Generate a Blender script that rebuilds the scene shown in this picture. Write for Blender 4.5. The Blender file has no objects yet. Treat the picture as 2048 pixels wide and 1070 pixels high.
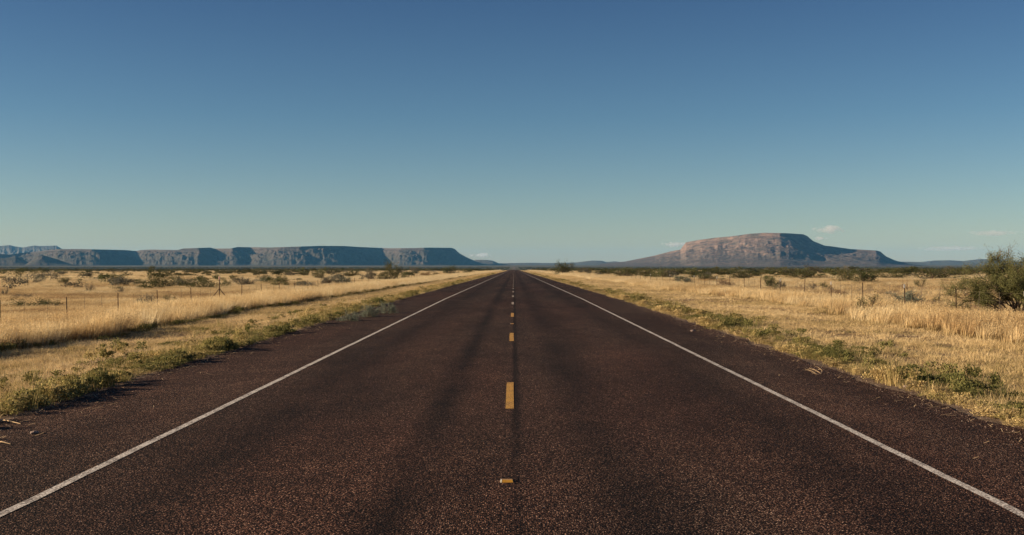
import bpy, math, random
import numpy as np
from mathutils import Vector

SC = bpy.context.scene
COL = SC.collection
R = math.radians
rng = np.random.default_rng(7)
random.seed(7)

# ------------------------------------------------------------------ camera
F = 2240.0                       # focal length in photo pixels (photo 2048 wide)
VX, HY = 1028.0, 531.0           # vanishing point of the road in the photo
CAMH = 1.74
cd = bpy.data.cameras.new('camera')
cam = bpy.data.objects.new('camera', cd); COL.objects.link(cam)
cd.sensor_width = 36.0; cd.lens = 36.0 * F / 2048.0
cd.clip_start = 0.1; cd.clip_end = 200000
cam.location = (0, 0, CAMH)
cam.rotation_euler = (R(90) - 4.0 / F, 0, 4.0 / F)
SC.camera = cam

# ------------------------------------------------------------------ light
SUN_EL = 15.0
SUN_AZ = 96.0                    # degrees to the left of the driving direction
sd = Vector((-math.sin(R(SUN_AZ)) * math.cos(R(SUN_EL)), math.cos(R(SUN_AZ)) * math.cos(R(SUN_EL)), math.sin(R(SUN_EL))))
sl = bpy.data.lights.new('sun', 'SUN'); sun = bpy.data.objects.new('sun', sl); COL.objects.link(sun)
sl.energy = 5.0; sl.angle = R(0.5); sl.color = (1.0, 0.79, 0.54)
sun.rotation_euler = sd.to_track_quat('Z', 'Y').to_euler()
W = bpy.data.worlds.new('World'); SC.world = W; W.use_nodes = True
wn = W.node_tree; wn.nodes.clear()
sky = wn.nodes.new('ShaderNodeTexSky'); sky.sky_type = 'NISHITA'; sky.sun_disc = False
sky.sun_elevation = R(SUN_EL); sky.sun_rotation = R(-SUN_AZ)
sky.altitude = 1200; sky.air_density = 1.0; sky.dust_density = 0.6; sky.ozone_density = 3.5
bg = wn.nodes.new('ShaderNodeBackground'); bg.inputs[1].default_value = 0.050
wo = wn.nodes.new('ShaderNodeOutputWorld')
grade = wn.nodes.new('ShaderNodeMix'); grade.data_type = 'RGBA'; grade.blend_type = 'MULTIPLY'
grade.inputs[0].default_value = 1.0
grade.inputs[7].default_value = (0.96, 0.94, 1.0, 1)
wn.links.new(sky.outputs[0], grade.inputs[6])
# elevation tint of the clear evening air (world direction): deep blue above, greenish grey towards the horizon
tcw = wn.nodes.new('ShaderNodeTexCoord'); spw = wn.nodes.new('ShaderNodeSeparateXYZ'); wn.links.new(tcw.outputs['Generated'], spw.inputs[0])
rw = wn.nodes.new('ShaderNodeValToRGB'); ew = rw.color_ramp.elements
for i, (p, c) in enumerate(((0, (1.55, 1.34, 1.03)), (.04, (1.26, 1.21, 1.02)), (.13, (.84, .97, .92)), (.24, (.58, .71, .79)), (1, (.5, .64, .76)))):
    if i > 1: ew.new(p)
    ew[i].position = p; ew[i].color = (c[0] / 1.6, c[1] / 1.6, c[2] / 1.6, 1)
wn.links.new(spw.outputs[2], rw.inputs[0])
g2 = wn.nodes.new('ShaderNodeMix'); g2.data_type = 'RGBA'; g2.blend_type = 'MULTIPLY'; g2.inputs[0].default_value = 1.0
wn.links.new(grade.outputs[2], g2.inputs[6]); wn.links.new(rw.outputs[0], g2.inputs[7])
g3 = wn.nodes.new('ShaderNodeVectorMath'); g3.operation = 'SCALE'; g3.inputs['Scale'].default_value = 1.28; wn.links.new(g2.outputs[2], g3.inputs[0])
wn.links.new(g3.outputs[0], bg.inputs[0]); wn.links.new(bg.outputs[0], wo.inputs[0])
SC.view_settings.view_transform = 'Standard'; SC.view_settings.look = 'None'
SC.view_settings.exposure = 1.12; SC.view_settings.gamma = 1.0
SC.render.engine = 'CYCLES'
SC.cycles.volume_bounces = 1
SC.cycles.max_bounces = 5; SC.cycles.transparent_max_bounces = 8

# ------------------------------------------------------------------ noise
def _hash(ix, iy, s):
    h = (ix.astype(np.int64) * 374761393 + iy.astype(np.int64) * 668265263 + s * 1442695041) & 0xffffffff
    h = ((h ^ (h >> 13)) * 1274126177) & 0xffffffff
    return ((h ^ (h >> 16)) & 0xffffff) / float(0xffffff)
def vnoise(x, y, s=0):
    x = np.asarray(x, float); y = np.asarray(y, float)
    ix = np.floor(x); iy = np.floor(y); fx = x - ix; fy = y - iy
    fx = fx * fx * (3 - 2 * fx); fy = fy * fy * (3 - 2 * fy)
    a = _hash(ix, iy, s); b = _hash(ix + 1, iy, s); c = _hash(ix, iy + 1, s); d = _hash(ix + 1, iy + 1, s)
    return (a * (1 - fx) + b * fx) * (1 - fy) + (c * (1 - fx) + d * fx) * fy
def fbm(x, y, s=0, o=4):
    t = 0; a = 0.5; n = 0
    for k in range(o):
        t = t + a * vnoise(np.asarray(x) * 2 ** k, np.asarray(y) * 2 ** k, s + k * 17); n += a; a *= 0.5
    return t / n
def smooth(a, b, x):
    t = np.clip((np.asarray(x, float) - a) / (b - a), 0, 1); return t * t * (3 - 2 * t)

# ------------------------------------------------------------------ terrain height
def zfar(r):
    return np.interp(r, [0, 60, 240, 1480, 2200, 5000, 9000, 14000, 30000], [0, 0, -0.5, -3.98, -16, -12, -3, 8, 30])
def zroad(x, y):
    return zfar(np.maximum(y, 0)) - 0.012 * np.abs(x)
PL, PR = -6.0, 5.55              # pavement edges
def ground(x, y):
    x = np.asarray(x, float); y = np.asarray(y, float)
    r = np.hypot(x, np.maximum(y, 0))
    r = np.where(np.abs(x) < 40, np.maximum(y, 0), r)
    k = smooth(40, 200, np.abs(x))
    r = np.maximum(y, 0) * (1 - k) + np.hypot(x, np.maximum(y, 0)) * k
    side = np.interp(x, [-60, -17, -14, -10.4, -8.5, -6.3, -5.9, -5.6, 5.2, 5.45, 5.9, 7.5, 11, 16, 60],
                        [-.62, -.66, -.62, -.46, -.26, -.09, -.088, -.11, -.11, -.082, -.085, -.14, -.24, -.27, -.25])
    off = np.clip(np.abs(x) - 6.2, 0, 4) / 4
    und = (fbm(x / 7, y / 7, 3) - .5) * .22 * off + (fbm(x / 45, y / 45, 9) - .5) * .7 * np.clip((np.abs(x) - 18) / 25, 0, 1)
    return zfar(r) + side + und * (1 + np.clip((r - 200) / 600, 0, 3))
def G(x, y): return float(ground(np.array([x]), np.array([y]))[0])
def at(px, py):
    """ground point seen at photo pixel (px, py)"""
    d = _DS; x = (px - VX) / F * d; z = CAMH - (py - HY) / F * d
    i = int(np.argmax(ground(x, d) >= z)); return float(x[i]), float(d[i])
_DS = np.geomspace(6, 6000, 6000)

# ------------------------------------------------------------------ tagging and mesh helpers
def tag(o, label=None, cat=None, group=None, kind=None):
    if label: o['label'] = label
    if cat: o['category'] = cat
    if group: o['group'] = group
    if kind: o['kind'] = kind
    return o
def empty(name, loc, rz=0.0, scale=None):
    o = bpy.data.objects.new(name, None); COL.objects.link(o)
    o.location = loc; o.rotation_euler = (0, 0, rz); o.empty_display_size = .2
    if scale: o.scale = scale
    return o
def mesh(name, V, Fc, mat=None, smooth_=False):
    me = bpy.data.meshes.new(name)
    V = np.asarray(V, np.float32).reshape(-1, 3)
    if isinstance(Fc, np.ndarray):
        n, k = Fc.shape
        me.vertices.add(len(V)); me.vertices.foreach_set('co', V.ravel())
        me.loops.add(n * k); me.loops.foreach_set('vertex_index', Fc.astype(np.int32).ravel())
        me.polygons.add(n); me.polygons.foreach_set('loop_start', np.arange(0, n * k, k, dtype=np.int32))
        me.polygons.foreach_set('loop_total', np.full(n, k, np.int32))
        me.update(calc_edges=True)
    else:
        me.from_pydata([tuple(v) for v in V.tolist()], [], Fc); me.update()
    me.polygons.foreach_set('use_smooth', [bool(smooth_)] * len(me.polygons))
    if mat: me.materials.append(mat)
    return me
def obj(name, me, parent=None, loc=None, link=True):
    o = bpy.data.objects.new(name, me)
    if link: COL.objects.link(o)
    if parent: o.parent = parent
    if loc: o.location = loc
    return o
class MB:
    def __init__(s): s.V = []; s.F = []
    def add(s, V, Fc):
        b = len(s.V); s.V += [tuple(v) for v in V]; s.F += [tuple(i + b for i in f) for f in Fc]
    def tube(s, pts, rad, n=6, cap=True):
        pts = [Vector(p) for p in pts]; rr = rad if isinstance(rad, (list, tuple)) else [rad] * len(pts)
        b = len(s.V)
        for i, p in enumerate(pts):
            d = (pts[min(i + 1, len(pts) - 1)] - pts[max(i - 1, 0)]).normalized()
            u = d.cross(Vector((0, 0, 1)));
            if u.length < .05: u = d.cross(Vector((1, 0, 0)))
            u.normalize(); w = d.cross(u)
            for k in range(n):
                a = 2 * math.pi * k / n
                s.V.append(tuple(p + (u * math.cos(a) + w * math.sin(a)) * rr[i]))
        for i in range(len(pts) - 1):
            for k in range(n):
                k2 = (k + 1) % n
                s.F.append((b + i * n + k, b + i * n + k2, b + (i + 1) * n + k2, b + (i + 1) * n + k))
        if cap:
            s.F.append(tuple(b + k for k in range(n))[::-1]); s.F.append(tuple(b + (len(pts) - 1) * n + k for k in range(n)))
    def box(s, c, h):
        V = [(c[0] + i * h[0], c[1] + j * h[1], c[2] + k * h[2]) for i in (-1, 1) for j in (-1, 1) for k in (-1, 1)]
        s.add(V, [(0, 1, 3, 2), (4, 6, 7, 5), (0, 4, 5, 1), (2, 3, 7, 6), (0, 2, 6, 4), (1, 5, 7, 3)])
    def me(s, name, mat): return mesh(name, s.V, s.F, mat)

# ------------------------------------------------------------------ materials
class NT:
    def __init__(s, name, rough=0.9, spec=0.2):
        s.m = bpy.data.materials.new(name); s.m.use_nodes = True; s.t = s.m.node_tree; s.n = s.t.nodes
        s.b = s.n['Principled BSDF']; s.out = s.n['Material Output']
        s.b.inputs['Roughness'].default_value = rough; s.b.inputs['Specular IOR Level'].default_value = spec
        s._geo = None
    def L(s, a, b): s.t.links.new(a, b)
    def val(s, sock, v):
        if hasattr(v, 'is_output') or isinstance(v, bpy.types.NodeSocket): s.L(v, sock)
        else: sock.default_value = v
    def pos(s):
        if not s._geo: s._geo = s.n.new('ShaderNodeNewGeometry')
        return s._geo.outputs['Position']
    def mapping(s, vec, scale=(1, 1, 1), loc=(0, 0, 0)):
        m = s.n.new('ShaderNodeMapping'); s.L(vec, m.inputs[0]); m.inputs['Scale'].default_value = scale; m.inputs['Location'].default_value = loc
        return m.outputs[0]
    def noise(s, vec, scale, detail=4, rough=.55):
        m = s.n.new('ShaderNodeTexNoise'); s.L(vec, m.inputs['Vector']); m.inputs['Scale'].default_value = scale
        m.inputs['Detail'].default_value = detail; m.inputs['Roughness'].default_value = rough
        return m.outputs['Fac']
    def voro(s, vec, scale, out='Color', feat='F1'):
        m = s.n.new('ShaderNodeTexVoronoi'); m.feature = feat; s.L(vec, m.inputs['Vector']); m.inputs['Scale'].default_value = scale
        return m.outputs[out]
    def ramp(s, fac, stops, interp='LINEAR'):
        m = s.n.new('ShaderNodeValToRGB'); e = m.color_ramp.elements; m.color_ramp.interpolation = interp
        while len(e) < len(stops): e.new(0.5)
        for i, (p, c) in enumerate(stops):
            e[i].position = p; e[i].color = (c, c, c, 1) if not isinstance(c, tuple) else (c[0], c[1], c[2], 1)
        s.L(fac, m.inputs[0]); return m.outputs[0]
    def mix(s, f, a, b, mode='MIX'):
        m = s.n.new('ShaderNodeMix'); m.data_type = 'RGBA'; m.blend_type = mode
        s.val(m.inputs[0], f)
        for k, v in ((6, a), (7, b)):
            if isinstance(v, tuple): v = (v[0], v[1], v[2], 1)
            s.val(m.inputs[k], v)
        return m.outputs[2]
    def math(s, op, a, b=0.0, clamp=False):
        m = s.n.new('ShaderNodeMath'); m.operation = op; m.use_clamp = clamp; s.val(m.inputs[0], a); s.val(m.inputs[1], b); return m.outputs[0]
    def sep(s, v):
        m = s.n.new('ShaderNodeSeparateXYZ'); s.L(v, m.inputs[0]); return m.outputs
    def bump(s, h, strength, dist):
        m = s.n.new('ShaderNodeBump'); m.inputs['Strength'].default_value = strength; m.inputs['Distance'].default_value = dist
        s.L(h, m.inputs['Height']); s.L(m.outputs[0], s.b.inputs['Normal'])
    def mrange(s, v, a, b, c=0., d=1.):
        m = s.n.new('ShaderNodeMapRange'); s.val(m.inputs[0], v)
        for i, q in enumerate((a, b, c, d)): m.inputs[i + 1].default_value = q
        return m.outputs[0]
    def base(s, c): s.val(s.b.inputs['Base Color'], c if not isinstance(c, tuple) else (c[0], c[1], c[2], 1))

def attr(t, name):
    a = t.n.new('ShaderNodeAttribute'); a.attribute_type = 'INSTANCER'; a.attribute_name = name; return a.outputs['Fac']

def asphalt_color(t):
    P = t.pos(); x, y, z = t.sep(P)
    chip = t.voro(P, 68.0); cr = t.sep(chip)[0]
    grain = t.ramp(cr, [(0, (.008, .005, .004)), (.40, (.030, .019, .015)), (.75, (.082, .054, .043)), (.93, (.135, .102, .086)), (1, (.27, .225, .19))])
    xs = t.mrange(x, -6.4, 6.4)
    wav = t.noise(t.mapping(P, (.55, .10, 1)), 1.0, 5, .6)
    wav2 = t.noise(t.mapping(P, (1.3, .9, 1)), 1.0, 5, .65)
    def X(v): return (v + 6.4) / 12.8
    track = t.ramp(xs, [(0, 1.08), (X(-3.9), 1.10), (X(-3.4), .86), (X(-2.75), .48), (X(-2.1), .92), (X(-1.2), 1.04), (X(-.88), .30), (X(-.58), 1.0),
                        (X(-.035), 1.0), (X(.0), .34), (X(.045), .34), (X(.085), .96), (X(.42), .98), (X(.85), .50), (X(1.4), 1.05), (X(2.3), 1.06), (X(2.9), .58), (X(3.5), .95), (X(3.9), 1.14), (1, 1.14)])
    patch = t.ramp(wav, [(.34, .52), (.52, 1.0), (.68, 1.28)])
    patch2 = t.ramp(wav2, [(.36, .66), (.55, 1.02), (.70, 1.25)])
    tk = t.ramp(t.noise(t.mapping(P, (.9, .16, 1), (4, 7, 0)), 1.0, 4), [(.34, .35), (.50, 1.0)])
    c = t.mix(tk, grain, t.mix(1.0, grain, track, 'MULTIPLY')); c = t.mix(.8, c, patch, 'MULTIPLY'); c = t.mix(.7, c, patch2, 'MULTIPLY')
    red = t.ramp(t.noise(t.mapping(P, (.35, .05, 1), (9, 3, 0)), 1.0, 3), [(.4, 0.0), (.65, 1.0)])
    c = t.mix(t.math('MULTIPLY', red, .45), c, t.mix(1.0, c, (1.25, .88, .80), 'MULTIPLY'))
    c = t.mix(1.0, c, (2.25, 1.84, 1.56), 'MULTIPLY')
    h = t.voro(P, 68.0, 'Distance')
    c = t.mix(1.0, c, t.ramp(h, [(.28, 1.0), (.58, .10)]), 'MULTIPLY')
    return c, h
def m_asphalt():
    t = NT('asphalt', .9, .10); c, h = asphalt_color(t); t.base(c)
    t.bump(t.math('SUBTRACT', 1.0, h), .8, .012); return t.m
def m_paint(name, colr, wear=.35):
    t = NT(name, .7, .3); c, h = asphalt_color(t); P = t.pos()
    n = t.noise(P, 60, 3, .7); n2 = t.noise(P, 3.0, 3)
    w = t.ramp(t.math('ADD', n, t.math('MULTIPLY', n2, .35)), [(.62, 0.0), (.72, 1.0)])
    dirt = t.ramp(n2, [(.3, .78), (.7, 1.0)])
    col = t.mix(1.0, colr, dirt, 'MULTIPLY')
    t.base(t.mix(t.math('MULTIPLY', w, wear), col, c)); t.bump(n, .4, .004); return t.m
def m_ground():
    t = NT('dry_ground', .95, .1); P = t.pos(); x, y, z = t.sep(P)
    n1 = t.noise(P, .35, 6, .6); n2 = t.noise(P, 9, 5, .7); n3 = t.noise(t.mapping(P, (.03, .011, 1)), 1, 6, .6); n4 = t.noise(P, 60, 3, .7)
    straw = t.ramp(n2, [(.3, (.17, .105, .048)), (.5, (.27, .175, .080)), (.7, (.38, .26, .125))])
    soil = t.ramp(n2, [(.3, (.10, .065, .040)), (.7, (.21, .145, .095))])
    near = t.mix(t.ramp(n1, [(.40, 0.0), (.60, 1.0)]), soil, straw)
    farg = t.ramp(n1, [(.3, (.38, .26, .12)), (.6, (.66, .50, .27))])
    scrub = t.ramp(n1, [(.3, (.052, .050, .024)), (.7, (.085, .075, .036))])
    r = t.n.new('ShaderNodeVectorMath'); r.operation = 'LENGTH'; t.L(P, r.inputs[0]); r = r.outputs['Value']
    kf = t.mrange(r, 60, 260)
    c = t.mix(kf, near, farg)
    sc = t.math('MULTIPLY', t.mrange(r, 200, 600), t.ramp(n3, [(.53, 0.0), (.60, 1.0)]), True)
    sc = t.math('MAXIMUM', sc, t.mrange(r, 1050, 1350))
    c = t.mix(sc, c, scrub)
    far2 = t.ramp(t.noise(t.mapping(P, (.0012, .0006, 1)), 1, 5), [(.35, (.07, .062, .034)), (.6, (.12, .10, .058))])
    c = t.mix(t.mrange(r, 3000, 6000), c, far2)
    # gravelly pavement margin
    ax = t.math('ABSOLUTE', t.math('ADD', x, .2)); g = t.mrange(ax, 6.5, 6.0)
    grav = t.ramp(t.sep(t.voro(P, 60))[0], [(0, (.05, .034, .027)), (.7, (.13, .09, .07)), (1, (.3, .24, .19))])
    c = t.mix(t.math('MULTIPLY', g, t.ramp(n2, [(.35, .4), (.6, 1.0)])), c, grav)
    t.base(c); t.bump(t.math('ADD', n2, t.math('MULTIPLY', n4, .4)), .6, .05); return t.m
def leafy(name, stops, trans=.35, rough=.8, tone='tone', zrange=None, root=None, tip=None):
    """grass / foliage: colour picked by the tone of each plant, blade by blade variation, some light passing through"""
    t = NT(name, rough, .15)
    if tone: f = attr(t, tone)
    else:
        oi = t.n.new('ShaderNodeObjectInfo'); f = oi.outputs['Random']
    geo = t.n.new('ShaderNodeNewGeometry'); rpi = geo.outputs['Random Per Island']
    f = t.math('ADD', f, t.math('MULTIPLY', t.math('SUBTRACT', rpi, .5), .35), True)
    c = t.ramp(f, stops)
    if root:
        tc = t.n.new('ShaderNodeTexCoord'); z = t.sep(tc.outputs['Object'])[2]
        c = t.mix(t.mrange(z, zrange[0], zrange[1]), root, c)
    c = t.mix(1.0, c, t.ramp(t.math('FRACT', t.math('MULTIPLY', rpi, 7.13)), [(0, .72), (1, 1.22)]), 'MULTIPLY')
    t.base(c)
    tr = t.n.new('ShaderNodeBsdfTranslucent'); t.L(c, tr.inputs[0])
    mx = t.n.new('ShaderNodeMixShader'); mx.inputs[0].default_value = trans
    t.L(t.b.outputs[0], mx.inputs[1]); t.L(tr.outputs[0], mx.inputs[2]); t.L(mx.outputs[0], t.out.inputs[0])
    return t.m
def plain(name, c, rough=.8, spec=.2, var=.25, sc=30):
    t = NT(name, rough, spec); P = t.n.new('ShaderNodeTexCoord').outputs['Object']
    n = t.noise(P, sc, 4, .6)
    t.base(t.mix(1.0, c, t.ramp(n, [(.3, 1 - var), (.7, 1 + var)]), 'MULTIPLY')); t.bump(n, .3, .003); return t.m
def m_rock(name, rocky, talus, scrubc, k=1.0, lowk=.75):
    t = NT(name, .95, .1); P = t.pos(); x, y, z = t.sep(P)
    geo = t.n.new('ShaderNodeNewGeometry'); nz = t.sep(geo.outputs['True Normal'])[2]
    strat = t.noise(t.mapping(P, (.0012, .0012, .055)), 1, 4, .6)
    n = t.noise(t.mapping(P, (1, 1, 1)), .012 * k, 6, .65)
    n2 = t.noise(P, .05 * k, 4, .7)
    cl = t.mix(1.0, rocky, t.ramp(strat, [(.35, .62), (.5, 1.0), (.65, 1.35)]), 'MULTIPLY')
    ta = t.mix(t.ramp(n, [(.42, 0.0), (.62, 1.0)]), talus, scrubc)
    ta = t.mix(1.0, ta, t.ramp(n2, [(.3, .7), (.7, 1.35)]), 'MULTIPLY')
    c = t.mix(t.ramp(nz, [(.62, 1.0), (.82, 0.0)]), ta, cl)
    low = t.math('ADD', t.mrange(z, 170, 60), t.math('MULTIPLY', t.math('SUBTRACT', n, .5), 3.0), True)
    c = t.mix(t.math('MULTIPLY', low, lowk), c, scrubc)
    t.base(c); t.bump(t.math('ADD', n, n2), .6, 10.0); return t.m

M_asph = m_asphalt(); M_white = m_paint('white_paint', (.80, .73, .65), .85); M_yel = m_paint('yellow_paint', (.66, .35, .055), .75)
M_pale = m_paint('faded_yellow_paint', (.42, .33, .25), .4)
M_ground = m_ground()
GOLD = [(0, (.25, .155, .085)), (.25, (.42, .285, .145)), (.5, (.60, .44, .225)), (.75, (.73, .58, .34)), (1, (.80, .68, .44))]
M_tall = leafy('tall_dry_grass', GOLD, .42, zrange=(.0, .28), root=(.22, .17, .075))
M_short = leafy('short_dry_grass', [(0, (.10, .115, .035)), (.25, (.21, .18, .060)), (.5, (.50, .37, .185)), (.8, (.66, .50, .27)), (1, (.74, .59, .35))], .3)
M_weed = leafy('green_weed', [(0, (.070, .076, .026)), (.35, (.135, .132, .043)), (.6, (.25, .215, .080)), (.8, (.38, .29, .12)), (1, (.52, .39, .19))], .35)
M_shrub = {
 'olive': leafy('olive_foliage', [(0, (.055, .058, .022)), (1, (.115, .110, .045))], .3, tone=None),
 'green': leafy('green_foliage', [(0, (.050, .060, .022)), (1, (.092, .100, .038))], .3, tone=None),
 'grey': leafy('grey_foliage', [(0, (.10, .095, .070)), (1, (.17, .155, .115))], .25, tone=None),
 'sage': leafy('sage_foliage', [(0, (.11, .13, .095)), (1, (.20, .22, .165))], .25, tone=None),
 'red': leafy('reddish_foliage', [(0, (.14, .085, .055)), (1, (.23, .15, .095))], .25, tone=None),
 'straw': leafy('straw_foliage', [(0, (.30, .20, .10)), (1, (.42, .30, .16))], .25, tone=None),
}
M_far = leafy('far_scrub', [(0, (.040, .046, .018)), (.6, (.075, .075, .030)), (1, (.12, .10, .045))], .25)
M_bark = plain('bark', (.12, .085, .06)); M_rust = plain('rusty_steel', (.085, .050, .036), .8, .2)
M_wire = plain('galvanised_wire', (.10, .08, .065), .8, .1); M_tip = plain('white_tip_paint', (.72, .68, .62), .6, .3, .1)
M_mark = plain('amber_plastic', (.40, .20, .025), .35, .5, .1); M_sunlit = plain('sunlit_end_pale', (.60, .55, .42), .2, .6, .05)  # second one: pale colour standing for sun on the marker's left end
M_stick = plain('dry_stick', (.48, .34, .20), .8)

# ------------------------------------------------------------------ ground sheet, road, markings
def axis(parts):
    out = []
    for a, b, s in parts: out += list(np.arange(a, b, s))
    return out
xs = axis([(0, 12, .4), (12, 30, 1), (30, 80, 3), (80, 240, 12)]) + list(np.geomspace(240, 30000, 36))
xs = sorted(set([-v for v in xs] + xs + [-5.95, -6.15, 5.45, 5.65]))
ys = axis([(-30, 4, 3), (4, 60, .5), (60, 160, 1.6), (160, 500, 7), (500, 1700, 30), (1700, 5000, 150)]) + list(np.geomspace(5000, 30000, 28))
XX, YY = np.meshgrid(np.array(xs), np.array(ys))
ZZ = ground(XX, YY)
def gridfaces(nr, nc):
    i = np.arange(nr * nc).reshape(nr, nc)
    return np.stack([i[:-1, :-1], i[:-1, 1:], i[1:, 1:], i[1:, :-1]], -1).reshape(-1, 4)
go = obj('ground', mesh('ground', np.stack([XX, YY, ZZ], -1), gridfaces(*XX.shape), M_ground, True)); tag(go, kind='structure')

ry = np.array(axis([(-20, 60, .25), (60, 200, 1), (200, 600, 6), (600, 2100, 25)]))
def edge_wob(y, s): return (fbm(y / 1.7, y * 0 + s, 40 + s, 3) - .5) * .34 + (fbm(y / .35, y * 0, 60 + s, 2) - .5) * .10
lx = PL + edge_wob(ry, 1); rx = PR + edge_wob(ry, 2)
cols = [lx, lx + .02] + [np.full_like(ry, v) for v in (-5, -3, -1, 0, 1, 3, 4.8)] + [rx - .02, rx]
RX = np.stack(cols, 1); RY = np.repeat(ry[:, None], RX.shape[1], 1); RZ = zroad(RX, RY)
RZ[:, 0] -= .05; RZ[:, -1] -= .05
road = tag(obj('road', mesh('road', np.stack([RX, RY, RZ], -1), gridfaces(*RX.shape), M_asph, False)), kind='structure')
def strip(x0, x1, y0, y1, step):
    yy = np.linspace(y0, y1, max(2, int((y1 - y0) / step) + 1)); V = []
    for y in yy:
        a = float(edge_wob(np.array([y * 3.0]), 9)[0]) * .06
        for xx in (x0 + a, x1 + a): V.append((xx, y, float(zroad(xx, y)) + .004))
    n = len(yy); return np.array(V), [(2 * i, 2 * i + 1, 2 * i + 3, 2 * i + 2) for i in range(n - 1)]
for nm, xc in (('left', -3.67), ('right', 3.64)):
    V = []; Fc = []
    for (a, b, s) in ((-10, 60, .5), (60, 200, 1), (200, 590, 6), (590, 1500, 25)):
        v, f = strip(xc - .043, xc + .043, a, b + s * .0, s); k = len(V); V += v.tolist(); Fc += [tuple(i + k for i in q) for q in f]
    obj('edge_line', mesh('edge_line', V, Fc, M_white), road)
for k in range(-1, 60):
    y0 = 13.6 + 12.19 * k
    if y0 + 3 < 0: continue
    v, f = strip(-.108, -.006, y0, y0 + 3.05, .5)
    obj('centre_dash', mesh('centre_dash', v, f, M_pale if y0 > 45 else M_yel), road)

# raised reflective markers
def marker(y, label):
    e = empty('road_marker', (-.057, y, float(zroad(-.057, y))))
    tag(e, label, 'road marker', 'reflective markers on the centre line')
    mb = MB()
    V = [(-.04, -.05, 0), (.05, -.05, 0), (.05, .05, 0), (-.04, .05, 0), (-.034, -.022, .016), (.044, -.022, .016), (.044, .022, .016), (-.034, .022, .016)]
    mb.add(V, [(3, 2, 1, 0), (4, 5, 6, 7), (0, 1, 5, 4), (1, 2, 6, 5), (2, 3, 7, 6), (3, 0, 4, 7)])
    obj('housing', mb.me('housing', M_mark), e)
    mb = MB(); V = [(-.053, -.05, 0), (-.041, -.05, 0), (-.041, .05, 0), (-.053, .05, 0), (-.050, -.02, .0145), (-.041, -.022, .0155), (-.041, .022, .0155), (-.050, .02, .0145)]
    mb.add(V, [(3, 2, 1, 0), (4, 5, 6, 7), (0, 1, 5, 4), (1, 2, 6, 5), (2, 3, 7, 6), (3, 0, 4, 7)])
    obj('sunlit_end', mb.me('sunlit_end', M_sunlit), e)  # pale left end: sunlight on that side put into the colour
marker(9.03, 'amber raised marker on the asphalt nearest the camera, in front of the long yellow dash')
marker(33.4, 'small pale raised marker on the asphalt between the second and third yellow dashes')

# ------------------------------------------------------------------ grass tufts (meshes that live outside the scene, scattered by geometry nodes)
def blade(V, Fc, p, ang, h, lean, w, seg=3, bend=1.6, wtip=.15):
    b = len(V); dx, dy = math.cos(ang), math.sin(ang); px, py = -dy, dx
    if random.random() < .5: a2 = random.uniform(0, 6.28); px, py = math.cos(a2), math.sin(a2)
    for i in range(seg + 1):
        t = i / seg; l = lean * t ** bend; z = h * t * (1 - .25 * lean / max(h, .01) * t)
        ww = w * ((1 - t) + wtip * t)
        for s in (-.5, .5): V.append((p[0] + dx * l + px * ww * s, p[1] + dy * l + py * ww * s, z))
    for i in range(seg): Fc.append((b + 2 * i, b + 2 * i + 1, b + 2 * i + 3, b + 2 * i + 2))
    t = 1; return (p[0] + dx * lean, p[1] + dy * lean, h * (1 - .25 * lean / max(h, .01)))
def tuft(name, mat, n, rad, h0, h1, w, lean, seeds=0, wind=.0, seg=3):
    V = []; Fc = []
    for i in range(n):
        a = random.uniform(0, 6.28); r = rad * math.sqrt(random.random()); h = random.uniform(h0, h1)
        ln = random.uniform(.15, 1) * lean * h
        ax, ay = math.cos(a) * ln + wind * h, math.sin(a) * ln
        tip = blade(V, Fc, (r * math.cos(a), r * math.sin(a)), math.atan2(ay, ax), h, math.hypot(ax, ay), w * random.uniform(.7, 1.3), seg)
        if seeds and random.random() < .6 and h > (h0 + h1) / 2 - .1:
            for k in range(seeds):
                b = len(V); s = random.uniform(.02, .05); q = random.uniform(0, 6.28); up = random.uniform(-.14, .03)
                c = (tip[0] + math.cos(q) * .02, tip[1] + math.sin(q) * .02, tip[2] + up)
                d = Vector((math.cos(q) * .6, math.sin(q) * .6, 1)).normalized() * s; e = Vector((-math.sin(q), math.cos(q), 0)) * s * .22
                V += [(c[0], c[1], c[2]), (c[0] + d.x * .5 + e.x, c[1] + d.y * .5 + e.y, c[2] + d.z * .5), (c[0] + d.x, c[1] + d.y, c[2] + d.z), (c[0] + d.x * .5 - e.x, c[1] + d.y * .5 - e.y, c[2] + d.z * .5)]
                Fc.append((b, b + 1, b + 2, b + 3))
    return bpy.data.objects.new(name, mesh(name, V, Fc, mat))
def bush_tuft(name, mat, n, w, h, leaf):
    V = []; Fc = []
    cl = [(random.uniform(-.4, .4) * w, random.uniform(-.4, .4) * w, random.uniform(.25, .85) * h, random.uniform(.16, .32)) for _ in range(9)]
    for i in range(n):
        c = random.choice(cl); v = Vector((random.gauss(0, 1), random.gauss(0, 1), random.gauss(0, .8))).normalized() * c[3] * random.random() ** .4
        p = Vector((c[0], c[1], c[2])) + Vector((v.x * w, v.y * w, v.z * h))
        if p.z < 0: p.z = -p.z * .5
        d = Vector((random.gauss(0, 1), random.gauss(0, 1), random.gauss(.5, 1))).normalized() * leaf; u = d.orthogonal().normalized() * leaf * .35
        b = len(V); V += [tuple(p), tuple(p + d * .5 + u), tuple(p + d), tuple(p + d * .5 - u)]; Fc.append((b, b + 1, b + 2, b + 3))
    return bpy.data.objects.new(name, mesh(name, V, Fc, mat))
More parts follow.
